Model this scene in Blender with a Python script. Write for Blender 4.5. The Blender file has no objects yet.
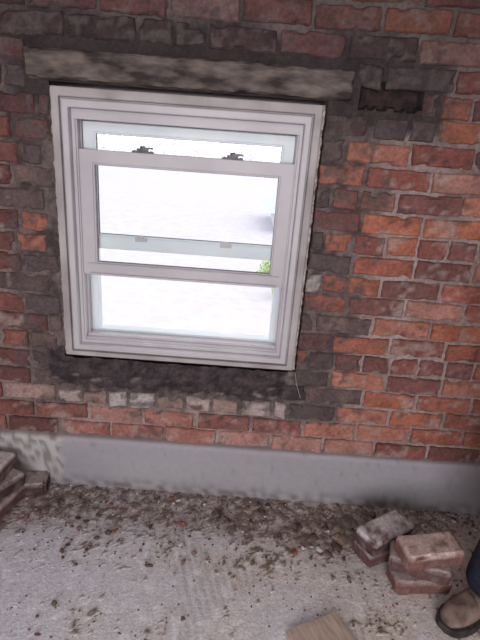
import bpy, bmesh, math, random
from mathutils import Vector, Matrix, noise, Euler
random.seed(7)
S = bpy.context.scene
S.view_settings.view_transform = 'Standard'
S.view_settings.look = 'None'
S.view_settings.exposure = 0.0

def lin(c):
    r = []
    for v in c:
        v = v/255.0
        r.append(v/12.92 if v <= 0.04045 else ((v+0.055)/1.055)**2.4)
    return r
def L4(c): return tuple(lin(c))+(1.0,)
def ss(a, b, x):
    t = max(0.0, min(1.0, (x-a)/(b-a))); return t*t*(3-2*t)
def mixc(a, b, t):
    t = max(0, min(1, t)); return [a[i]*(1-t)+b[i]*t for i in range(3)]
def fbm(x, y, z, o=4):
    v = 0; a = .5; 
    for i in range(o):
        v += a*noise.noise(Vector((x, y, z))); x *= 2.03; y *= 2.03; z *= 2.03; a *= .5
    return v

# ---------------- materials ----------------
def new_mat(name):
    m = bpy.data.materials.new(name); m.use_nodes = True
    nt = m.node_tree; b = nt.nodes['Principled BSDF']
    return m, nt, b
def attr_mat(name, rough=.9, nscale=60, namt=.35, bump=.35, bscale=120, bdist=.004, spec=.2):
    m, nt, b = new_mat(name)
    N = nt.nodes; K = nt.links
    at = N.new('ShaderNodeAttribute'); at.attribute_name = 'Col'
    tc = N.new('ShaderNodeTexCoord')
    n1 = N.new('ShaderNodeTexNoise'); n1.inputs['Scale'].default_value = nscale; n1.inputs['Detail'].default_value = 8
    n1.inputs['Roughness'].default_value = .65
    K.new(tc.outputs['Object'], n1.inputs['Vector'])
    mr = N.new('ShaderNodeMapRange'); mr.inputs['From Min'].default_value = .3; mr.inputs['From Max'].default_value = .7
    mr.inputs['To Min'].default_value = 1-namt; mr.inputs['To Max'].default_value = 1+namt
    K.new(n1.outputs['Fac'], mr.inputs['Value'])
    vm = N.new('ShaderNodeVectorMath'); vm.operation = 'SCALE'
    K.new(at.outputs['Color'], vm.inputs[0]); K.new(mr.outputs['Result'], vm.inputs['Scale'])
    K.new(vm.outputs[0], b.inputs['Base Color'])
    n2 = N.new('ShaderNodeTexNoise'); n2.inputs['Scale'].default_value = bscale; n2.inputs['Detail'].default_value = 6
    K.new(tc.outputs['Object'], n2.inputs['Vector'])
    bp = N.new('ShaderNodeBump'); bp.inputs['Strength'].default_value = bump; bp.inputs['Distance'].default_value = bdist
    K.new(n2.outputs['Fac'], bp.inputs['Height']); K.new(bp.outputs['Normal'], b.inputs['Normal'])
    b.inputs['Roughness'].default_value = rough
    b.inputs['Specular IOR Level'].default_value = spec
    return m
def noise_mat(name, c1, c2, scale=20, rough=.7, bump=.2, bscale=None, bdist=.003, lo=.35, hi=.65, stretch=(1,1,1), spec=.4, metal=0):
    m, nt, b = new_mat(name); N = nt.nodes; K = nt.links
    tc = N.new('ShaderNodeTexCoord'); mp = N.new('ShaderNodeMapping'); mp.inputs['Scale'].default_value = stretch
    K.new(tc.outputs['Object'], mp.inputs['Vector'])
    n1 = N.new('ShaderNodeTexNoise'); n1.inputs['Scale'].default_value = scale; n1.inputs['Detail'].default_value = 8
    K.new(mp.outputs[0], n1.inputs['Vector'])
    cr = N.new('ShaderNodeValToRGB'); cr.color_ramp.elements[0].position = lo; cr.color_ramp.elements[1].position = hi
    cr.color_ramp.elements[0].color = L4(c1); cr.color_ramp.elements[1].color = L4(c2)
    K.new(n1.outputs['Fac'], cr.inputs['Fac']); K.new(cr.outputs['Color'], b.inputs['Base Color'])
    n2 = N.new('ShaderNodeTexNoise'); n2.inputs['Scale'].default_value = bscale or scale*3; n2.inputs['Detail'].default_value = 6
    K.new(mp.outputs[0], n2.inputs['Vector'])
    bp = N.new('ShaderNodeBump'); bp.inputs['Strength'].default_value = bump; bp.inputs['Distance'].default_value = bdist
    K.new(n2.outputs['Fac'], bp.inputs['Height']); K.new(bp.outputs['Normal'], b.inputs['Normal'])
    b.inputs['Roughness'].default_value = rough; b.inputs['Specular IOR Level'].default_value = spec
    b.inputs['Metallic'].default_value = metal
    return m

M_brick = attr_mat('brickwork', nscale=80, namt=.32, bump=.6, bscale=160)
M_rub = attr_mat('rubble', nscale=90, namt=.3, bump=.5, bscale=200)
M_base = attr_mat('skirting_plaster', rough=.6, nscale=35, namt=.06, bump=.15, bscale=60, spec=.4)
M_plaster = noise_mat('old_plaster', (120,112,108), (150,142,138), 4, .9)
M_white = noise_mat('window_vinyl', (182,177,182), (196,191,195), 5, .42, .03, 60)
M_whiteo = noise_mat('window_vinyl_outer_lit', (212,221,226), (224,232,236), 5, .4, .03, 60)  # lighter copy of the vinyl: daylight glow on outer parts painted in
M_frame = noise_mat('painted_frame', (152,143,143), (180,173,173), 7, .55, .08, 80)
M_seal = noise_mat('dark_seal', (110,110,112), (130,128,128), 40, .8)
M_metal = noise_mat('lock_metal', (75,72,74), (110,106,108), 30, .45, .05, metal=.3)
M_caulk = noise_mat('caulk', (140,126,118), (196,188,184), 60, .8, .5)
M_oak = noise_mat('weathered_lintel', (62,55,54), (128,116,110), 11, .95, .8, 30, .010, .36, .70, (1,2,3), .1)
M_board = noise_mat('board_wood', (170,148,134), (200,180,166), 12, .8, .4, 40, .003, stretch=(8,1,1))
M_denim = noise_mat('navy_trouser_cloth', (20,22,34), (38,42,60), 60, .95, .4, 300)
M_jacket = noise_mat('jacket_cloth', (40,42,50), (58,60,70), 30, .95, .4, 200)
M_boot = noise_mat('dusty_boot_leather', (84,66,60), (146,124,114), 22, .7, .5, 90)
M_sole = noise_mat('boot_sole', (44,38,38), (76,68,64), 30, .9)
M_lace = noise_mat('lace', (60,50,45), (95,80,70), 50, .9)
M_skin = noise_mat('skin', (190,140,120), (205,155,135), 10, .6, .1)
M_hair = noise_mat('hair', (40,28,22), (70,50,38), 60, .8, .6)
M_wire = noise_mat('wire_sheath', (170,158,155), (190,180,176), 20, .5)

def glass():
    m, nt, b = new_mat('window_glass'); N = nt.nodes; K = nt.links
    N.remove(b); out = [n for n in N if n.type == 'OUTPUT_MATERIAL'][0]
    t = N.new('ShaderNodeBsdfTransparent'); t.inputs['Color'].default_value = (.985,.99,.99,1)
    g = N.new('ShaderNodeBsdfGlossy'); g.inputs['Roughness'].default_value = .3
    mx = N.new('ShaderNodeMixShader'); mx.inputs[0].default_value = .0012
    K.new(t.outputs[0], mx.inputs[1]); K.new(g.outputs[0], mx.inputs[2]); K.new(mx.outputs[0], out.inputs['Surface'])
    return m
M_glass = glass()

# ---------------- mesh helpers ----------------
def obj_from(name, verts, faces, mat, cols=None, smooth=False, parent=None):
    me = bpy.data.meshes.new(name); me.from_pydata(verts, [], faces); me.update()
    if cols is not None:
        a = me.color_attributes.new('Col', 'FLOAT_COLOR', 'POINT')
        fl = []
        for c in cols: fl.extend((c[0], c[1], c[2], 1.0))
        a.data.foreach_set('color', fl)
    me.materials.append(mat)
    if smooth:
        me.polygons.foreach_set('use_smooth', [True]*len(me.polygons))
    o = bpy.data.objects.new(name, me); S.collection.objects.link(o)
    if parent: o.parent = parent
    return o
def empty(name, loc=(0,0,0)):
    e = bpy.data.objects.new(name, None); S.collection.objects.link(e); e.location = loc; return e
def boxdata(V, F, x0, x1, y0, y1, z0, z1):
    n = len(V)
    V += [(x0,y0,z0),(x1,y0,z0),(x1,y1,z0),(x0,y1,z0),(x0,y0,z1),(x1,y0,z1),(x1,y1,z1),(x0,y1,z1)]
    F += [(n,n+3,n+2,n+1),(n+4,n+5,n+6,n+7),(n,n+1,n+5,n+4),(n+1,n+2,n+6,n+5),(n+2,n+3,n+7,n+6),(n+3,n,n+4,n+7)]
def boxes(name, L, mat, parent=None, bevel=0):
    V = []; F = []
    for b in L: boxdata(V, F, *b)
    o = obj_from(name, V, F, mat, parent=parent)
    if bevel:
        md = o.modifiers.new('bevel', 'BEVEL'); md.width = bevel; md.segments = 2; md.limit_method = 'ANGLE'
    return o
def ring(name, x0, x1, z0, z1, wl, wr, wt, wb, yf, yb, mat, parent, bevel=.002):
    O = [(x0,z0),(x1,z0),(x1,z1),(x0,z1)]; I = [(x0+wl,z0+wb),(x1-wr,z0+wb),(x1-wr,z1-wt),(x0+wl,z1-wt)]
    V = [(p[0],yf,p[1]) for p in O]+[(p[0],yf,p[1]) for p in I]+[(p[0],yb,p[1]) for p in O]+[(p[0],yb,p[1]) for p in I]
    F = []
    for i in range(4):
        j = (i+1) % 4
        F += [(i,j,4+j,4+i),(8+j,8+i,12+i,12+j),(i,8+i,8+j,j),(4+j,12+j,12+i,4+i)]
    o = obj_from(name, V, F, mat, parent=parent)
    md = o.modifiers.new('bevel', 'BEVEL'); md.width = bevel; md.segments = 2; md.limit_method = 'ANGLE'
    return o

# ---------------- brick wall ----------------
WX0, WX1, WZ0, WZ1 = -.693, .235, .612, 1.612      # opening
LX0, LX1, LZ0, LZ1 = -.762, .315, 1.612, 1.708     # lintel
HX0, HX1, HZ0, HZ1 = .345, .55, 1.600, 1.672       # missing brick
C = lambda *c: lin(c)
def near_amt(x, z):
    n = .07*noise.noise(Vector((x*4, 3.1, z*5)))+.04*noise.noise(Vector((x*15, 1.1, z*15)))
    dx = max(-.84-x, x-.43)+n; dz = max(.40-z, z-1.80)+n
    a = 1-ss(-.03, .05, max(dx, dz))
    b = 1-ss(-.02, .03, max(.30-x, x-.62, 1.53-z, z-1.74)+n*.7)
    return max(a, b)
def painted_top_shade(z): return ss(1.2, 1.9, z)  # weaker light near the ceiling, painted into brick and mortar colours
def brick_col(x, z, row):
    nr = near_amt(x, z); r = random.random()
    if nr > .5:
        if row == 2 and x < .25:
            c = random.choice([C(160,144,140), C(168,154,152), C(140,118,112), C(154,128,122), C(176,166,164)])
        elif z < .63:
            c = random.choice([C(84,72,72), C(74,64,66), C(100,84,82)])
        elif z > 1.5:
            c = random.choice([C(88,70,68), C(80,64,64), C(104,74,70), C(94,78,77)])
        elif r < .38: c = random.choice([C(98,82,80), C(86,72,72), C(108,90,86), C(92,78,79)])
        elif r < .64: c = random.choice([C(116,80,74), C(108,76,73), C(124,88,81)])
        elif r < .95: c = random.choice([C(148,94,78), C(140,88,76), C(156,102,88)])
        else: c = C(158,148,146)
        if z > 1.7: c = mixc(c, C(88,67,65), .6)
    else:
        if x > .3:
            c = random.choice([C(152,96,82), C(140,87,77), C(164,110,95), C(130,82,75), C(148,92,80), C(114,78,74), C(158,114,104), C(148,91,77), C(160,100,81), C(122,82,78)])
        elif x < -.7:
            c = random.choice([C(124,80,73), C(114,75,70), C(134,90,81), C(102,70,67)])
        else:
            c = random.choice([C(152,104,94), C(142,94,86), C(162,120,111), C(148,100,91), C(134,89,83)])
    t = painted_top_shade(z)
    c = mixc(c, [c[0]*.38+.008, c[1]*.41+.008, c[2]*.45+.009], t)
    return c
V = []; F = []; Cc = []
def add_brick(x0, x1, z0, z1, col, rough=1.0, push=0, pale=0):
    w = x1-x0; h = z1-z0
    nx = max(3, int(w/.014)); nz = 6
    tilt = random.uniform(-.003,.003); yb = -.008+random.uniform(-.003,.004)+push
    xs = [0, .0045/w]+[.0045/w+(1-.009/w)*i/nx for i in range(1,nx)]+[1-.0045/w, 1]
    zs = [0, .0045/h]+[.0045/h+(1-.009/h)*i/nz for i in range(1,nz)]+[1-.0045/h, 1]
    n0 = len(V); NX = len(xs); NZ = len(zs); sd = random.uniform(0,50)
    sk = random.uniform(-.0025,.0025)*(1+rough*.5)
    for j, b in enumerate(zs):
        for i, a in enumerate(xs):
            x = x0+a*w; z = z0+b*h+sk*(a-.5)*2
            ex = min(a, 1-a)*w; ez = min(b, 1-b)*h; e = min(ex, ez)
            y = yb+tilt*(a-.5)*2
            if e < .001: y += .006
            nn = noise.noise(Vector((x*30, sd, z*30))); n2 = noise.noise(Vector((x*90, sd, z*90)))
            y += .0025*nn*rough+.0015*n2
            ch = noise.noise(Vector((x*22, sd+9, z*22)))
            if e < .014 and ch > .18: y += .013*(ch-.18)*3
            if e < .006:
                x += .0045*noise.noise(Vector((x*45, sd, z*45))); z += .0045*noise.noise(Vector((z*45, x*45, sd)))
            V.append((x, y, z))
            k = 1+.34*noise.noise(Vector((x*14, sd, z*14)))
            c = [q*k for q in col]
            m = noise.noise(Vector((x*9+5, 7, z*14)))*.55+noise.noise(Vector((x*40, 7, z*40)))*.45
            nr = near_amt(x, z)
            m2 = noise.noise(Vector((x*7+15, 17, z*10)))*.5+noise.noise(Vector((x*34, 17, z*34)))*.45
            if pale: 
                if m > .1: c = mixc(c, C(110,86,80), (m-.1)*4)
            elif nr > .3 and m > .0: c = mixc(c, C(90,80,79), min(1, (m)*7)*.75)
            elif m > .12: c = mixc(c, [q*(1-.6*painted_top_shade(z)) for q in C(164,148,142)], min(1, (m-.12)*6)*.55)
            if m2 > .20: c = mixc(c, C(70,57,58), min(1,(m2-.20)*6)*.6)
            Cc.append(c)
    for j in range(NZ-1):
        for i in range(NX-1):
            p = n0+j*NX+i; F.append((p, p+1, p+NX+1, p+NX))
    loop = [i for i in range(NX)]+[j*NX+NX-1 for j in range(1,NZ)]+[(NZ-1)*NX+i for i in range(NX-2,-1,-1)]+[j*NX for j in range(NZ-2,0,-1)]
    b0 = len(V)
    for q in loop:
        v = V[n0+q]; V.append((v[0], .03, v[2])); Cc.append([k*.7 for k in col])
    m = len(loop)
    for k in range(m):
        a, b = loop[k], loop[(k+1) % m]
        F.append((n0+a, b0+k, b0+(k+1) % m, n0+b))

def subtract(x0, x1, a, b):
    out = []
    if x1 <= a or x0 >= b: return [(x0, x1)]
    if a > x0: out.append((x0, min(x1, a)))
    if b < x1: out.append((max(x0, b), x1))
    return out
CH = .079; row = 0; z = .24
while z < 2.5:
    zb = z; zt = z+CH-.012
    x = -1.85-(row % 2)*.1125+random.uniform(-.01,.01)
    L = .1125 if row % 6 == 5 else .225
    while x < 1.85:
        LL = L+random.uniform(-.006,.006)
        if row == 2 and -.8 < x < .3: LL = random.choice([.105,.11,.20,.12])
        a, b = x, x+LL-random.uniform(.010,.016)
        x += LL
        segs = [(a, b)]
        jz = random.uniform(-.003,.003)
        def cut(x0, x1, z0, z1, segs, m=.004):
            if zt > z0+m and zb < z1-m:
                r = []
                for s in segs: r += subtract(s[0], s[1], x0, x1)
                return r
            return segs
        segs = cut(WX0-.004, WX1+.004, WZ0, WZ1, segs)
        segs = cut(LX0-.005, LX1+.008, LZ0, LZ1, segs, .02)
        segs = cut(HX0, HX1, HZ0, HZ1, segs, .03)
        if 3 <= row <= 4: segs = cut(-.72, .19, 0, 9, segs)
        for s in segs:
            if s[1]-s[0] < .03: continue
            cx = (s[0]+s[1])/2; cz = (zb+zt)/2
            isn = near_amt(cx, cz) > .5
            pr = .003 if isn and row != 2 else 0
            if isn and s[1]-s[0] > .18 and random.random() < .35:
                mid = cx+random.uniform(-.04,.04)
                for q in ((s[0], mid-.007), (mid+.007, s[1])):
                    add_brick(q[0], q[1], zb+jz, zt+jz-random.uniform(0,.004), brick_col((q[0]+q[1])/2, cz, row), 1.6, pr)
                continue
            z0b = zb+jz; z1b = zt+jz
            if row == 2 and -.8 < cx < .3: z1b -= random.uniform(.004,.016); z0b += .003
            if zb < LZ1 < zt and LX0 < cx < LX1: z0b = LZ1+.006
            if z1b-z0b < .02: continue
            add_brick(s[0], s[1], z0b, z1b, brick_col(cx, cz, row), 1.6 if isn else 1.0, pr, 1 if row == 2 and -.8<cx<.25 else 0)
    z += CH; row += 1
st = .0100
nx = int(3.7/st); nz = int(2.5/st); n0 = len(V); idx = {}
def mort(x, z):
    nr = near_amt(x, z)
    light = mixc(C(164,148,144), C(130,113,109), .5+.8*noise.noise(Vector((x*6,2,z*6)))+.4*noise.noise(Vector((x*40,2,z*40))))
    if x < -.7: light = mixc(light, C(100,86,84), .55)
    dark = mixc(C(112,100,98), C(62,53,54), .5+.8*noise.noise(Vector((x*9,5,z*9)))+.8*noise.noise(Vector((x*35,5,z*35))))
    c = mixc(light, dark, nr*.92)
    bb = max(max(-.76-x, x-.20), max(.484-z, z-.64))+.020*noise.noise(Vector((x*25,1,z*25)))+.008*noise.noise(Vector((x*70,1,z*70)))
    k = 1-ss(-.003, .008, bb)
    c = mixc(c, mixc(C(50,42,46), C(84,73,75), .5+.8*noise.noise(Vector((x*20,5,z*30)))+.6*noise.noise(Vector((x*60,5,z*60)))), k)
    if k > .3:
        pn = noise.noise(Vector((x*16,9,z*40)))
        if pn > .3 and z < .54: c = mixc(c, C(130,116,112), (pn-.3)*4)
    t = painted_top_shade(z)
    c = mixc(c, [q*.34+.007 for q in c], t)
    hd = (1-ss(.0,.05,max(LX0-.02-x, x-.60, 1.56-z, z-1.76)))
    c = mixc(c, C(52,43,45), hd*.7)
    d = .005-.007*nr*(.3+1.0*fbm(x*11, 3, z*14, 3))+.003*noise.noise(Vector((x*60,2,z*60)))
    d -= k*(.010+.009*noise.noise(Vector((x*22,8,z*30)))+.008*noise.noise(Vector((x*60,8,z*60))))
    return c, d
for j in range(nz+1):
    for i in range(nx+1):
        x = -1.85+i*st; z = j*st
        c, d = mort(x, z)
        nn = .006*noise.noise(Vector((x*30,0,z*30)))
        if HX0+nn < x < HX1+nn and HZ0+nn < z < HZ1+nn: d += .035+.012*noise.noise(Vector((x*30,4,z*30))); c = mixc(C(44,35,36), C(66,50,50), .5+noise.noise(Vector((x*30,4,z*30))))
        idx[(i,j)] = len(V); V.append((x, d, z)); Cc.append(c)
for j in range(nz):
    for i in range(nx):
        x = -1.85+(i+.5)*st; z = (j+.5)*st
        if WX0 < x < WX1 and WZ0 < z < WZ1: continue
        F.append((idx[(i,j)], idx[(i+1,j)], idx[(i+1,j+1)], idx[(i,j+1)]))
for b in ((-1.85, WX0, .04, .30, 0, 2.5), (WX1, HX0, .04, .30, 0, 2.5), (HX0, 1.85, .07, .30, 0, 2.5), (WX0, WX1, .04, .30, 0, WZ0), (WX0, WX1, .04, .30, WZ1, 2.5)):
    boxdata(V, F, *b)
while len(Cc) < len(V): Cc.append(C(90,70,66))
wall = obj_from('wall_back', V, F, M_brick, Cc)

def rough_box(name, dims, mat, cuts=(20,3,4), amp=.003, freq=12, colf=None, seed=0, rnd=.004, parent=None):
    V = []; F = []; Cl = []
    nxx, nyy, nzz = cuts; d = {}
    def vid(i,j,k):
        if (i,j,k) in d: return d[(i,j,k)]
        p = Vector(((i/nxx-.5)*dims[0], (j/nyy-.5)*dims[1], (k/nzz-.5)*dims[2]))
        on = [i in (0,nxx), j in (0,nyy), k in (0,nzz)]
        if sum(on) >= 2:
            q = rnd*(1+.8*noise.noise(p*30+Vector((seed,0,0))))*(1.0 if sum(on) == 2 else 1.5)
            ch = noise.noise(p*14+Vector((seed*3.3,5,0)))
            if ch > .25: q += (ch-.25)*rnd*6
            for a in range(3):
                if on[a]: p[a] -= math.copysign(q, p[a])
        n = noise.noise_vector(p*freq+Vector((seed,seed*2,0)))*amp+noise.noise_vector(p*freq*4+Vector((seed,0,0)))*amp*.4
        p += n
        d[(i,j,k)] = len(V); V.append(tuple(p))
        if colf: Cl.append(colf(p))
        return d[(i,j,k)]
    for i in range(nxx):
        for j in range(nyy):
            F.append((vid(i,j,0),vid(i,j+1,0),vid(i+1,j+1,0),vid(i+1,j,0)))
            F.append((vid(i,j,nzz),vid(i+1,j,nzz),vid(i+1,j+1,nzz),vid(i,j+1,nzz)))
    for i in range(nxx):
        for k in range(nzz):
            F.append((vid(i,0,k),vid(i+1,0,k),vid(i+1,0,k+1),vid(i,0,k+1)))
            F.append((vid(i,nyy,k),vid(i,nyy,k+1),vid(i+1,nyy,k+1),vid(i+1,nyy,k)))
    for j in range(nyy):
        for k in range(nzz):
            F.append((vid(0,j,k),vid(0,j,k+1),vid(0,j+1,k+1),vid(0,j+1,k)))
            F.append((vid(nxx,j,k),vid(nxx,j+1,k),vid(nxx,j+1,k+1),vid(nxx,j,k+1)))
    return obj_from(name, V, F, mat, Cl if colf else None, parent=parent)
lt = rough_box('window_lintel', (1.080, .12, .094), M_oak, (110,6,10), .0035, 9, seed=4, rnd=.004)
lt.location = (-.2255, .040, 1.660)

# ---------------- window ----------------
win = empty('window_1')
X0, X1, Z0, Z1 = -.681, .223, .625, 1.595
ring('frame_outer', X0, X1, Z0, Z1, .026,.026,.030,.018, -.022,.16, M_frame, win, .004)
ring('frame_groove', X0+.026, X1-.026, Z0+.018, Z1-.030, .006,.006,.006,.005, -.006,.15, M_frame, win)
ring('frame_inner', X0+.032, X1-.032, Z0+.023, Z1-.036, .022,.022,.026,.020, -.016,.15, M_white, win, .004)
ring('jamb_liner', X0+.054, X1-.054, Z0+.043, Z1-.062, .012,.012,.034,.012, .014,.15, M_white, win)
JX0, JX1, JZ0, JZ1 = X0+.066, X1-.066, Z0+.055, Z1-.096
ring('exterior_stop', JX0, JX1, JZ0, JZ1, .030,.030,.012,.014, .112,.16, M_whiteo, win)
boxes('jamb_tracks', [(JX0, JX0+.006, .062,.070, JZ0, JZ1), (JX1-.006, JX1, .062,.070, JZ0, JZ1),
                      (JX0, JX0+.005, .020,.026, JZ0, JZ1), (JX1-.005, JX1, .020,.026, JZ0, JZ1)], M_white, win, .001)
boxes('sill_slope', [(JX0, JX1, .03,.115, JZ0-.012, JZ0+.004), (JX0, JX1, .052,.058, JZ0, JZ0+.014)], M_white, win, .001)
def sash(tag, x0, x1, z0, z1, y0, y1, top, bot, stile, mat):
    ring(tag+'_sash', x0, x1, z0, z1, stile, stile, top, bot, y0, y1, mat, win, .003)
    g = .006
    ring(tag+'_glazing_bead', x0+stile-.001, x1-stile+.001, z0+bot-.001, z1-top+.001, g, g, g, g, y0+.006, y1-.006, mat, win, .001)
    ring(tag+'_glazing_seal', x0+stile+g-.002, x1-stile-g+.002, z0+bot+g-.002, z1-top-g+.002, .0025,.0025,.0025,.0025, y0+.011, y1-.010, M_seal, win, .0004)
    ym = (y0+y1)/2
    boxes(tag+'_glass', [(x0+stile, x1-stile, ym-.002, ym+.002, z0+bot, z1-top)], M_glass, win)
sash('lower', JX0+.001, JX1-.001, .949, 1.403, .028, .060, .046, .044, .050, M_white)
sash('upper', JX0+.006, JX1-.006, 1.042, 1.496, .072, .104, .034, .050, .040, M_whiteo)
boxes('lift_rail', [(JX0+.03, JX1-.03, .018,.030, .949, .957), (JX0+.02, JX1-.02, .022,.030, .990, .994)], M_white, win, .0015)
def cyl(V, F, p, r, h, n=16, r2=None):
    r2 = r if r2 is None else r2; b = len(V)
    for k, (rr, t) in enumerate(((r,0),(r2,h))):
        for i in range(n):
            a = 2*math.pi*i/n; u, v = rr*math.cos(a), rr*math.sin(a)
            V.append((p[0]+u, p[1]+v, p[2]+t))
    for i in range(n):
        j = (i+1) % n; F.append((b+i,b+j,b+n+j,b+n+i))
    F.append(tuple(b+i for i in range(n))[::-1]); F.append(tuple(b+n+i for i in range(n)))
def lock(tag, x, y, z):
    V = []; F = []
    boxdata(V, F, x-.038, x+.038, y-.009, y+.010, z, z+.006)
    boxdata(V, F, x-.020, x+.020, y-.008, y+.009, z+.006, z+.014)
    cyl(V, F, (x, y, z+.014), .010, .009, r2=.008)
    boxdata(V, F, x-.002, x+.038, y-.012, y-.004, z+.013, z+.020)
    cyl(V, F, (x-.029, y, z+.006), .004, .002, 10); cyl(V, F, (x+.029, y, z+.006), .004, .002, 10)
    o = obj_from(tag, V, F, M_metal, parent=win)
    md = o.modifiers.new('b', 'BEVEL'); md.width = .001; md.segments = 2
lock('sash_lock_a', -.388, .045, 1.403); lock('sash_lock_b', -.068, .045, 1.403)
def keeper(tag, x):
    boxes(tag, [(x-.022, x+.022, .064, .073, 1.080, 1.096), (x-.012, x+.012, .061, .067, 1.085, 1.102)], M_white, win, .001)
keeper('lock_keeper_a', -.400); keeper('lock_keeper_b', -.075)
V = []; F = []
def crust(p0, p1, w0=.004):
    n = 160; d = (Vector(p1)-Vector(p0)); ln = d.length; d.normalize(); s = Vector((-d.z, 0, d.x)); b = len(V)
    for i in range(n+1):
        p = Vector(p0)+d*ln*i/n
        r = w0*(.7+.9*noise.noise(p*40)+.6*noise.noise(p*110)); r = max(.0010, r)
        for a in range(6):
            an = a*math.pi/3
            V.append(tuple(p+s*math.cos(an)*r+Vector((0,1,0))*math.sin(an)*r*.8))
    for i in range(n):
        for a in range(6):
            c = (a+1) % 6; F.append((b+i*6+a, b+i*6+c, b+(i+1)*6+c, b+(i+1)*6+a))
crust((X0-.003,-.006,Z0), (X0-.003,-.006,Z1)); crust((X1+.004,-.008,Z1), (X1+.004,-.008,Z0), .006)
crust((X0,-.004,Z0-.003), (X1,-.004,Z0-.003), .004)
obj_from('caulk_bead', V, F, M_caulk, smooth=True, parent=win)

def curve(name, pts, r, mat, parent=None):
    cu = bpy.data.curves.new(name, 'CURVE'); cu.dimensions = '3D'; cu.bevel_depth = r; cu.bevel_resolution = 3
    sp = cu.splines.new('NURBS'); sp.points.add(len(pts)-1)
    for p, q in zip(sp.points, pts): p.co = (*q, 1)
    sp.use_endpoint_u = True; sp.order_u = 3
    o = bpy.data.objects.new(name, cu); S.collection.objects.link(o); cu.materials.append(mat)
    if parent: o.parent = parent
    return o
curve('loose_wire', [(.238,-.008,.610),(.240,-.020,.59),(.247,-.024,.56),(.260,-.024,.53),(.268,-.020,.505)], .0010, M_wire)

# ---------------- skirting ----------------
V = []; F = []; Cl = []
nx = 320
prof = [(.01,.247),(-.018,.245),(-.029,.238),(-.031,.22),(-.031,.19),(-.031,.16),(-.031,.13),(-.031,.10),(-.031,.07),(-.032,.04),(-.032,.02),(-.033,-.005)]
for i in range(nx+1):
    x = -1.84+3.68*i/nx
    for k, (y, z) in enumerate(prof):
        old = 1-ss(-.735,-.715, x+.03*noise.noise(Vector((x*3,0,z*14)))+.02*noise.noise(Vector((0,0,z*40))))
        yy = y
        n = noise.noise(Vector((x*2.5, 1, z*5))); n2 = noise.noise(Vector((x*30, 1, z*30)))
        if k > 0: yy += -.002*n-.001*n2
        if k > 1: yy -= old*(.010+.014*max(0, n2))*(1 if z > .10 else .3)
        zz = z+(.003*noise.noise(Vector((x*12,4,0))) if k < 3 else 0) + (.012*old*noise.noise(Vector((x*14,4,0))) if k < 3 else 0)
        V.append((x, yy, zz))
        c = mixc(C(154,151,157), C(163,160,165), .5+n)
        c = mixc(c, C(186,180,178), old*(.3+.7*max(0,min(1,.5+2.5*n2))))
        if old > .5 and n2 < -.15: c = mixc(c, C(110,98,94), .6)
        dirt = ss(.07,.0, z)*max(0, min(1, .5+1.5*n2))+max(0, n2-.42)*1.2
        c = mixc(c, C(106,94,90), min(.8, dirt))
        if k < 2: c = mixc(c, C(136,120,114), .5)
        Cl.append(c)
m = len(prof)
for i in range(nx):
    for k in range(m-1):
        F.append((i*m+k, i*m+k+1, (i+1)*m+k+1, (i+1)*m+k))
obj_from('baseboard_back', V, F, M_base, Cl, smooth=True)

# ---------------- floor ----------------
def dirtiness(x, y):
    d = .40*ss(-.38, -.06, y)
    d += .38*math.exp(-((x-.46)**2/.03+(y+.25)**2/.025))
    d += .18*math.exp(-((x+.05)**2/.25+(y+.20)**2/.014))
    d += .24*math.exp(-((x+.88)**2/.05+(y+.25)**2/.04))
    d += .12*math.exp(-((x-.72)**2/.12+(y+.45)**2/.05))
    d += .08*math.exp(-((x+.55)**2/.08+(y+.35)**2/.02))
    return d
V = []; F = []; Cl = []
sx = .0085; x_a, x_b, y_a, y_b = -1.5, 1.5, -1.25, 0.0
nx = int((x_b-x_a)/sx); ny = int((y_b-y_a)/sx)
x_b = x_a+nx*sx; y_a = -ny*sx
for j in range(ny+1):
    for i in range(nx+1):
        x = x_a+i*sx; y = y_a+j*sx
        f1 = fbm(x*4, y*4, 3, 3); f2 = fbm(x*26, y*26, 8, 3); f3 = noise.noise(Vector((x*80,y*80,2)))
        dd = dirtiness(x, y)
        m = dd+f1*.70+f2*.80+f3*.32-.33
        t = ss(0, .15, m)
        warm = max(0, min(1, .35+.6*x+f1))
        c = mixc(C(212,208,216), C(212,199,188), warm)
        rr = ss(.10,.30, noise.noise(Vector((x*3+2,y*3,9))))
        rid = math.sin((x*.95+y*.3)*230+2*noise.noise(Vector((x*6,y*6,1))))
        c = mixc(c, C(170,160,156), rr*.4*(.5+.5*rid))
        c = mixc(c, C(236,234,240), ss(.02,.35, -f2)*.6)
        br = mixc(C(146,126,114), C(94,78,71), .5+1.3*f2)
        c = mixc(c, mixc(c, C(146,127,117), .62), ss(.10,.40, dd+f1*.2))
        c = mixc(c, br, t*.84)
        h = .003*t*(1+f2*2)+.002*f2+.001*f3+rr*.001*rid
        h += .014*max(0, dd-.22)*(1+f2*2)
        V.append((x, y, h-.006)); Cl.append(c)
for j in range(ny):
    for i in range(nx):
        p = j*(nx+1)+i; F.append((p,p+1,p+nx+2,p+nx+1))
boxdata(V, F, -1.85, 1.85, -4.2, y_a+.002, -.03, -.007)
boxdata(V, F, -1.85, x_a+.002, y_a, 0, -.03, -.007)
boxdata(V, F, x_b-.002, 1.85, y_a, 0, -.03, -.007)
boxdata(V, F, -1.85, 1.85, -4.2, .3, -.2, -.031)
while len(Cl) < len(V): Cl.append(C(190,184,184))
M_floor = attr_mat('dusty_screed_floor', rough=.85, nscale=110, namt=.22, bump=.6, bscale=140, bdist=.004)
obj_from('floor', V, F, M_floor, Cl)

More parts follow.
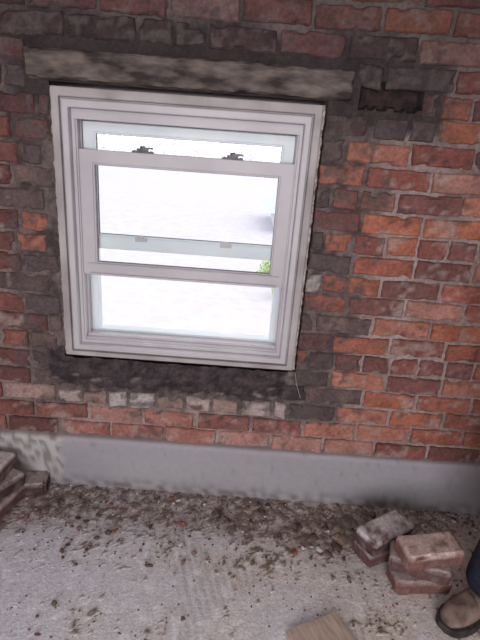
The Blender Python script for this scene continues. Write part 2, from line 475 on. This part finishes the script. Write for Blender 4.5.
# ---------------- rubble ----------------
ico = bmesh.new(); bmesh.ops.create_icosphere(ico, subdivisions=1, radius=1)
IV = [v.co.copy() for v in ico.verts]; IF = [tuple(v.index for v in f.verts) for f in ico.faces]; ico.free()
V = []; F = []; Cl = []
def chip(x, y, r, col, z=0):
    b = len(V); R = Euler((random.uniform(0,6),random.uniform(0,6),random.uniform(0,6))).to_matrix()
    sc = Vector((random.uniform(.7,1.4), random.uniform(.5,1.1), random.uniform(.35,.8)))
    rz = Matrix.Rotation(random.uniform(0,6.28), 3, 'Z')
    for v in IV:
        q = R @ v; q = q*(1+.5*random.uniform(-.6,.6))
        q = rz @ Vector((q.x*sc.x, q.y*sc.y, q.z*sc.z))*r
        V.append((x+q.x, y+q.y, z+q.z+r*.3)); Cl.append([k*random.uniform(.85,1.15) for k in col])
    for f in IF: F.append(tuple(b+k for k in f))
KEEP = [(.615,-.288,.135),(.725,-.43,.135),(-.925,-.205,.13),(-.865,-.10,.11),(.93,-.495,.10),(.85,-.53,.08),(.76,-.57,.06),(.407,-.836,.2),(.36,-.72,.12)]
def blocked(x, y): return any((x-a)**2+(y-b)**2 < r*r for a, b, r in KEEP)
cols = [C(96,80,74), C(78,64,60), C(116,100,92), C(132,114,106), C(160,150,148), C(196,190,194), C(134,90,80), C(104,86,76)]
cnt = 0
while cnt < 4600:
    x = random.uniform(-1.3,1.3); y = -random.uniform(.03, 1.2)
    p = .05+dirtiness(x,y)*1.6+.7*max(0, fbm(x*4,y*4,3,3))
    if random.random() > p or blocked(x,y): continue
    r = .0016+.0042*random.random()**3
    if random.random() < .06: r *= 2.1
    chip(x, y, r, random.choice(cols)); cnt += 1
for i in range(90):
    x = random.uniform(-1.2,1.2); y = -random.uniform(.05,.45)
    if not blocked(x,y): chip(x, y, random.uniform(.007,.015), random.choice(cols))
for (x, y, r) in ((-.02,-.17,.020),(.0,-.185,.018),(.02,-.20,.019),(.04,-.215,.016),(-.04,-.155,.016),(.30,-.2,.02),(.40,-.17,.022),(.46,-.20,.03),(.50,-.14,.022),(.36,-.24,.02),
                  (-.62,-.12,.02),(-.70,-.15,.025),(-.74,-.22,.02),(.62,-.1,.02),(-.3,-.09,.014),(.15,-.11,.016),(.22,-.25,.012),(.45,-.28,.02),(.41,-.31,.015),(.46,-.24,.025)):
    for k in range(5): chip(x+random.uniform(-.014,.014), y+random.uniform(-.014,.014), r*random.uniform(.5,1.1), random.choice(cols[:4]))
obj_from('rubble_debris', V, F, M_rub, Cl)

# ---------------- loose bricks ----------------
def loose(loc, rz, base, dust, seed, tilt=(0,0), dims=(.208,.100,.064)):
    def cf(p):
        n = noise.noise(p*18+Vector((seed,0,0))); n2 = noise.noise(p*50+Vector((seed,3,0)))
        c = mixc(base, [k*.6 for k in base], .5+n)
        up = ss(.25,.42, p.z/dims[2])
        t = max(0, min(1, (.95+1.1*n+.8*n2)))*up + max(0, n+n2*.5-.1)*.5
        return mixc(c, dust, min(.95, t))
    o = rough_box('brick', dims, M_rub, (18,9,6), .0035, 16, cf, seed, .005)
    o.location = loc; o.rotation_euler = (tilt[0], tilt[1], math.radians(rz)); return o
DK = C(108,80,78); RD = C(132,94,88); PL = C(210,200,202); DU = C(164,148,146); PK = C(204,180,174)
loose((.616,-.285,.034), 28, DK, DU, 1.3, dims=(.215,.104,.066)); loose((.610,-.290,.102), 33, C(94,70,71), PL, 2.1, (.02,-.03), (.218,.106,.066))
loose((.712,-.425,.034), 6, RD, DU, 3.7); loose((.702,-.420,.100), -16, DK, DU, 4.4, (0,.01))
loose((.722,-.430,.167), 12, RD, PK, 5.9, (.02,-.02), (.214,.108,.066))
loose((-.915,-.215,.034), 75, DK, DU, 6.6); loose((-.925,-.205,.100), 62, C(76,54,60), DU, 7.5)
loose((-.945,-.190,.167), 84, DK, PL, 8.8, (.02,.03))
loose((-.875,-.09,.034), 10, C(82,62,64), DU, 9.2)

bd = rough_box('scrap_board', (.198,.50,.012), M_board, (12,24,1), .001, 10, seed=3, rnd=.001)
bd.location = (.407,-.836,.008); bd.rotation_euler = (0,0,math.radians(25))

# ---------------- person (standing at the right) ----------------
per = empty('person', (0,0,0))
def skin(name, chains, mat, root=0, sub=2, parent=None):
    V = []; E = []; R = []
    for ch in chains:
        prev = None
        for it in ch:
            if isinstance(it, int): prev = it; continue
            V.append(it[0]); R.append(it[1] if isinstance(it[1], tuple) else (it[1], it[1])); k = len(V)-1
            if prev is not None: E.append((prev, k))
            prev = k
    me = bpy.data.meshes.new(name); me.from_pydata(V, E, []); me.materials.append(mat)
    o = bpy.data.objects.new(name, me); S.collection.objects.link(o)
    bpy.context.view_layer.objects.active = o
    md = o.modifiers.new('skin', 'SKIN'); md.use_smooth_shade = True
    for i, r in enumerate(R): me.skin_vertices[0].data[i].radius = r
    me.skin_vertices[0].data[root].use_root = True
    s = o.modifiers.new('sub', 'SUBSURF'); s.levels = sub; s.render_levels = sub
    if parent: o.parent = parent
    return o
fw = Vector((-.88,-.475,0)).normalized(); sd = Vector((-fw.y, fw.x, 0))
ankR = Vector((.922,-.498,.10)); ankL = ankR+sd*.26+fw*(-.05)
if ankL.y > ankR.y: ankL = ankR-sd*.26-fw*.05
lat = (ankR-ankL); lat.z = 0; lat.normalize()
hip = (ankR+ankL)/2-fw*.03; 
def P(v, z): return (v.x, v.y, z)
pel = Vector((hip.x, hip.y, .96))
hR = pel+lat*.085+Vector((0,0,-.06)); hL = pel-lat*.085+Vector((0,0,-.06))
kR = (hR+ankR)/2+fw*.03; kR.z = .50; kL = (hL+ankL)/2+fw*.03; kL.z = .50
cR = ankR*.5+kR*.5-fw*.02; cL = ankL*.5+kL*.5-fw*.02
skin('trousers', [[(tuple(pel),(.14,.11)), (tuple(hR),.098), (tuple((hR+kR)/2),.090), (tuple(kR),.084), (P(cR,.31),.090), (P(ankR,.15),.090), (P(ankR,.062),.093)],
                  [0, (tuple(hL),.098), (tuple((hL+kL)/2),.090), (tuple(kL),.084), (P(cL,.31),.090), (P(ankL,.15),.090), (P(ankL,.062),.093)],
                  [0, (P(pel,1.06),(.145,.105))]], M_denim, parent=per)
ch = pel+fw*.02
shR = ch+lat*.19; shL = ch-lat*.19
elR = shR+lat*.04-fw*.02; elL = shL-lat*.04-fw*.02; wrR = elR+fw*.10; wrL = elL+fw*.10
skin('jacket', [[(P(pel,1.0),(.15,.115)), (P(pel,1.14),(.145,.11)), (P(ch,1.30),(.165,.12)), (P(ch,1.42),(.14,.10)), (P(ch,1.49),(.065,.065))],
                [3, (P(shR,1.42),.065), (P(elR,1.14),.052), (P(wrR,.92),.040)],
                [3, (P(shL,1.42),.065), (P(elL,1.14),.052), (P(wrL,.92),.040)]], M_jacket, parent=per)
hd = ch+fw*.03
def head():
    bm = bmesh.new(); bmesh.ops.create_uvsphere(bm, u_segments=32, v_segments=24, radius=1)
    R = Matrix((( fw.x, lat.x, 0),(fw.y, lat.y, 0),(0,0,1)))
    for v in bm.verts:
        x, y, z = v.co
        q = Vector((x*.098, y*.076, z*.118))
        if z < -.1: q.y *= 1-.30*(-z); q.x *= (1-.12*(-z)) if x > 0 else (1-.35*(-z))
        if x > .5:
            q.x += .024*math.exp(-((y/.16)**2+((z+.12)/.17)**2))
            q.x -= .010*math.exp(-(((abs(y)-.36)/.16)**2+((z-.08)/.13)**2))
            q.x += .006*math.exp(-((y/.3)**2+((z+.50)/.08)**2))
            q.x += .008*math.exp(-((y/.3)**2+((z+.85)/.15)**2))
        v.co = R @ q + Vector((hd.x, hd.y, 1.65))
    me = bpy.data.meshes.new('head'); bm.to_mesh(me); bm.free(); me.materials.append(M_skin)
    me.polygons.foreach_set('use_smooth', [True]*len(me.polygons))
    o = bpy.data.objects.new('head', me); S.collection.objects.link(o); o.parent = per
    bm = bmesh.new(); bmesh.ops.create_uvsphere(bm, u_segments=32, v_segments=24, radius=1)
    kill = [v for v in bm.verts if (v.co.x > .35 and v.co.z < .55) or v.co.z < -.45]
    bmesh.ops.delete(bm, geom=kill, context='VERTS')
    for v in bm.verts:
        x, y, z = v.co; n = 1+.04*noise.noise(v.co*8)
        q = Vector((x*.107*n-.003, y*.085*n, z*.128*n)); v.co = R @ q+Vector((hd.x,hd.y,1.65))
    me = bpy.data.meshes.new('hair'); bm.to_mesh(me); bm.free(); me.materials.append(M_hair)
    o = bpy.data.objects.new('hair', me); S.collection.objects.link(o); o.parent = per
    for s in (1,-1):
        c = Vector((hd.x,hd.y,1.65))+lat*.076*s
        bm = bmesh.new(); bmesh.ops.create_uvsphere(bm, u_segments=12, v_segments=10, radius=1)
        for v in bm.verts: v.co = R @ Vector((v.co.x*.018, v.co.y*.010, v.co.z*.032))+c
        me = bpy.data.meshes.new('ear'); bm.to_mesh(me); bm.free(); me.materials.append(M_skin)
        o = bpy.data.objects.new('ear', me); S.collection.objects.link(o); o.parent = per
        e = Vector((hd.x,hd.y,1.66))+fw*.083+lat*.029*s
        bm = bmesh.new(); bmesh.ops.create_uvsphere(bm, u_segments=12, v_segments=10, radius=.011)
        for v in bm.verts: v.co += e
        me = bpy.data.meshes.new('eye'); bm.to_mesh(me); bm.free(); me.materials.append(M_wire)
        o = bpy.data.objects.new('eye', me); S.collection.objects.link(o); o.parent = per
head()
skin('neck', [[(P(ch,1.46),.055),(P(hd-fw*.02,1.58),.052)]], M_skin, parent=per)
def hand(name, w, s):
    w = Vector((w.x, w.y, .93)); dn = Vector((0,0,-1)); chs = []
    chs.append([(tuple(w),(.024,.030)), (tuple(w+dn*.05+fw*.005),(.022,.036)), (tuple(w+dn*.085+fw*.008),(.018,.036))])
    for k, (o, ln) in enumerate(((.030,.070),(.010,.080),(-.010,.075),(-.028,.058))):
        b = w+dn*.085+fw*o
        inw = -lat*s
        chs.append([(tuple(b),.0092),(tuple(b+dn*ln*.45+inw*.004),.009),(tuple(b+dn*ln*.78+inw*.014),.0084),(tuple(b+dn*ln*.98+inw*.026),.0072)])
    t = w+dn*.03+fw*.025
    chs.append([(tuple(t),.011),(tuple(t+dn*.03+fw*.022),.010),(tuple(t+dn*.058+fw*.030-lat*s*.008),.0085)])
    for i, c in enumerate(chs): skin(name+('_palm' if i == 0 else '_finger_%d' % i), [c], M_skin, parent=per)
hand('hand_r', wrR, 1); hand('hand_l', wrL, -1)

def boot(tag, ank):
    heel = Vector((ank.x, ank.y, 0))-fw*.085; side = Vector((-fw.y, fw.x, 0))
    secs = [(0,.018,.050,.0),(.008,.030,.075,0),(.03,.036,.115,0),(.06,.038,.125,0),(.10,.040,.115,0),(.13,.042,.098,0),(.165,.047,.082,0),(.20,.050,.074,0),(.235,.048,.068,0),(.262,.041,.060,0),(.280,.030,.050,0),(.290,.014,.036,0)]
    V = []; F = []; n = 20
    for (s, w, h, _) in secs:
        for i in range(n):
            a = 2*math.pi*i/n
            ca, sa = math.cos(a), math.sin(a)
            u = w*math.copysign(abs(ca)**.75, ca); z = (h-.02)/2*(1+math.copysign(abs(sa)**.8, sa))+.024
            if sa > 0: u *= 1-.35*sa*(h/.12)
            p = heel+fw*s+side*u
            cr = .0015*math.sin(s*180+ca*2) if .10 < s < .2 and sa > 0 else 0
            V.append((p.x, p.y, z+cr))
    for k in range(len(secs)-1):
        for i in range(n):
            j = (i+1) % n; F.append((k*n+i, k*n+j, (k+1)*n+j, (k+1)*n+i))
    F.append(tuple(range(n))[::-1]); F.append(tuple((len(secs)-1)*n+i for i in range(n)))
    o = obj_from('boot_upper_'+tag, V, F, M_boot, smooth=True, parent=per)
    s_ = o.modifiers.new('s','SUBSURF'); s_.levels = 1; s_.render_levels = 1
    skin('boot_shaft_'+tag, [[(tuple(heel+fw*.062+Vector((0,0,.08))),(.044,.05)),(tuple(heel+fw*.06+Vector((0,0,.15))),(.046,.05)),(tuple(heel+fw*.058+Vector((0,0,.21))),(.05,.05))]], M_boot, parent=per)
    V = []; F = []
    ws = [(-.004,.020),(.004,.034),(.03,.042),(.07,.042),(.12,.044),(.165,.052),(.205,.056),(.24,.054),(.27,.045),(.289,.032),(.298,.014)]
    pts = [(s, w) for s, w in ws]+[(s, -w) for s, w in reversed(ws)]
    for z in (.001,.013,.024,.030):
        for s, w in pts:
            p = heel+fw*s+side*(w*(1 if z < .02 else .97)); V.append((p.x,p.y,z+ (.004 if s > .27 and z<.01 else 0)))
    m = len(pts)
    for k in range(3):
        for i in range(m):
            j = (i+1) % m; F.append((k*m+i,k*m+j,(k+1)*m+j,(k+1)*m+i))
    F.append(tuple(range(m))[::-1]); F.append(tuple(3*m+i for i in range(m)))
    obj_from('boot_sole_'+tag, V, F, M_sole, parent=per)
    for k in range(5):
        s = .115+.018*k; h = .118-.0105*k
        a = heel+fw*s; pts = []
        for u in (-.026,-.014,0,.014,.026):
            p = a+side*u+fw*(.006*(u/.026)); pts.append((p.x,p.y,h-.0-(abs(u)/.026)**2*.012+.002))
        curve('lace_%s_%d' % (tag, k), pts, .0022, M_lace, per)
boot('r', ankR); boot('l', ankL)

# ---------------- rest of room ----------------
def plain(name, L, mat): return boxes(name, L, mat)
plain('wall_left', [(-1.95,-1.85,-4.3,.3,-.03,2.5)], M_plaster)
plain('wall_right', [(1.85,1.95,-4.3,.3,-.03,2.5)], M_plaster)
plain('wall_front', [(-1.85,-1.3,-4.3,-4.2,-.03,2.5),(.9,1.85,-4.3,-4.2,-.03,2.5),(-1.3,.9,-4.3,-4.2,-.03,.35),(-1.3,.9,-4.3,-4.2,2.2,2.5)], M_plaster)
plain('ceiling', [(-1.95,1.95,-4.3,.3,2.5,2.6)], M_plaster)

# ---------------- outside ----------------
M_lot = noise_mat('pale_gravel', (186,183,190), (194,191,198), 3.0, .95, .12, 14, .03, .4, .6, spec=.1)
boxes('gravel_lot', [(-120,120,.9,150,-3.6,-3.2)], M_lot)
M_leaf = noise_mat('leaves', (130,165,95), (185,205,140), 6, .8, .5)
def bush(name, c, r, n, seed, mat, ls=.06):
    random.seed(seed); V = []; F = []
    for i in range(n):
        th = random.uniform(0,6.28); ph = math.acos(random.uniform(-.3,1)); rr = random.uniform(.55,1.0)
        p = Vector((c[0]+r[0]*rr*math.sin(ph)*math.cos(th), c[1]+r[1]*rr*math.sin(ph)*math.sin(th), c[2]+r[2]*(rr*math.cos(ph))))
        a = noise.random_unit_vector(); b_ = a.orthogonal().normalized(); s = ls*max(r)
        k = len(V); V += [tuple(p-a*s), tuple(p+b_*s*.4), tuple(p+a*s), tuple(p-b_*s*.4)]; F.append((k,k+1,k+2,k+3))
    for i in range(7):
        a = 6.28*i/7; k = len(V); t = Vector((c[0]+r[0]*.4*math.cos(a), c[1]+r[1]*.4*math.sin(a), c[2]+r[2]*.5))
        g = Vector((c[0], c[1], -3.2)); w = .02*max(r)
        V += [tuple(g+Vector((w,0,0))), tuple(g-Vector((w,0,0))), tuple(t-Vector((w*.4,0,0))), tuple(t+Vector((w*.4,0,0)))]; F.append((k,k+1,k+2,k+3))
    return obj_from(name, V, F, mat)
bush('garden_bush', (1.02, 13.2, -2.5), (.62,.6,.80), 1300, 3, M_leaf)
M_tree = noise_mat('hazed_foliage', (230,232,236), (242,242,244), 1, .95)  # near-white leaf colour: distance haze and glare painted in
for k, x in enumerate((-50,-40,-26,-14,-3,10,21)):
    bush('tree', (x, 96+random.uniform(-6,6), -.9), (5.5,4,2.6), 400, 20+k, M_tree, .09)
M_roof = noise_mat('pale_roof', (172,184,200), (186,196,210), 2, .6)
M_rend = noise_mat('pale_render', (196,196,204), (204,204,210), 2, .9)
ob = empty('outbuilding')
V = []; F = []
boxdata(V, F, 1.6, 8, 26, 32, -3.195, -2.0)
obj_from('outbuilding_body', V, F, M_rend, parent=ob)
V = [(1.0,25.6,-2.1),(8.4,25.6,-2.1),(8.4,32.4,-2.1),(1.0,32.4,-2.1),(2.8,29,-.7),(8.4,29,-.7)]
obj_from('roof', V, [(0,1,5,4),(2,3,4,5),(3,0,4),(1,2,5),(0,3,2,1)], M_roof, parent=ob)

# ---------------- world + lights ----------------
w = bpy.data.worlds.new('overcast_sky'); S.world = w; w.use_nodes = True
nt = w.node_tree; bg = nt.nodes['Background']
bg.inputs['Color'].default_value = (.96,.95,1.0,1); bg.inputs['Strength'].default_value = 2.1
def area(name, loc, target, sx, sy, e, col):
    l = bpy.data.lights.new(name, 'AREA'); l.shape = 'RECTANGLE'; l.size = sx; l.size_y = sy; l.energy = e; l.color = col
    o = bpy.data.objects.new(name, l); S.collection.objects.link(o); o.location = loc
    o.rotation_euler = (Vector(target)-Vector(loc)).to_track_quat('-Z','Y').to_euler(); return o
area('rear_window_daylight', (-.2,-4.1,1.3), (0,0,.8), 2.1, 1.7, 72, (1.0,.97,.985))
area('added_floor_fill', (-.1,-2.2,2.42), (-.1,-1.2,0), 1.6, 1.0, 19, (.98,.97,1.0))  # added fill that brightens the floor, not a fitting of the room

# ---------------- camera ----------------
cam = bpy.data.cameras.new('camera'); cam.lens = 27.0; cam.sensor_width = 36; cam.clip_start = .02; cam.clip_end = 500
co = bpy.data.objects.new('camera', cam); S.collection.objects.link(co)
co.matrix_world = Matrix.Translation((0,-1.75,1.46)) @ Matrix.Rotation(math.radians(90-20.2), 4, 'X') @ Matrix.Rotation(math.radians(4.2), 4, 'Z')
S.camera = co
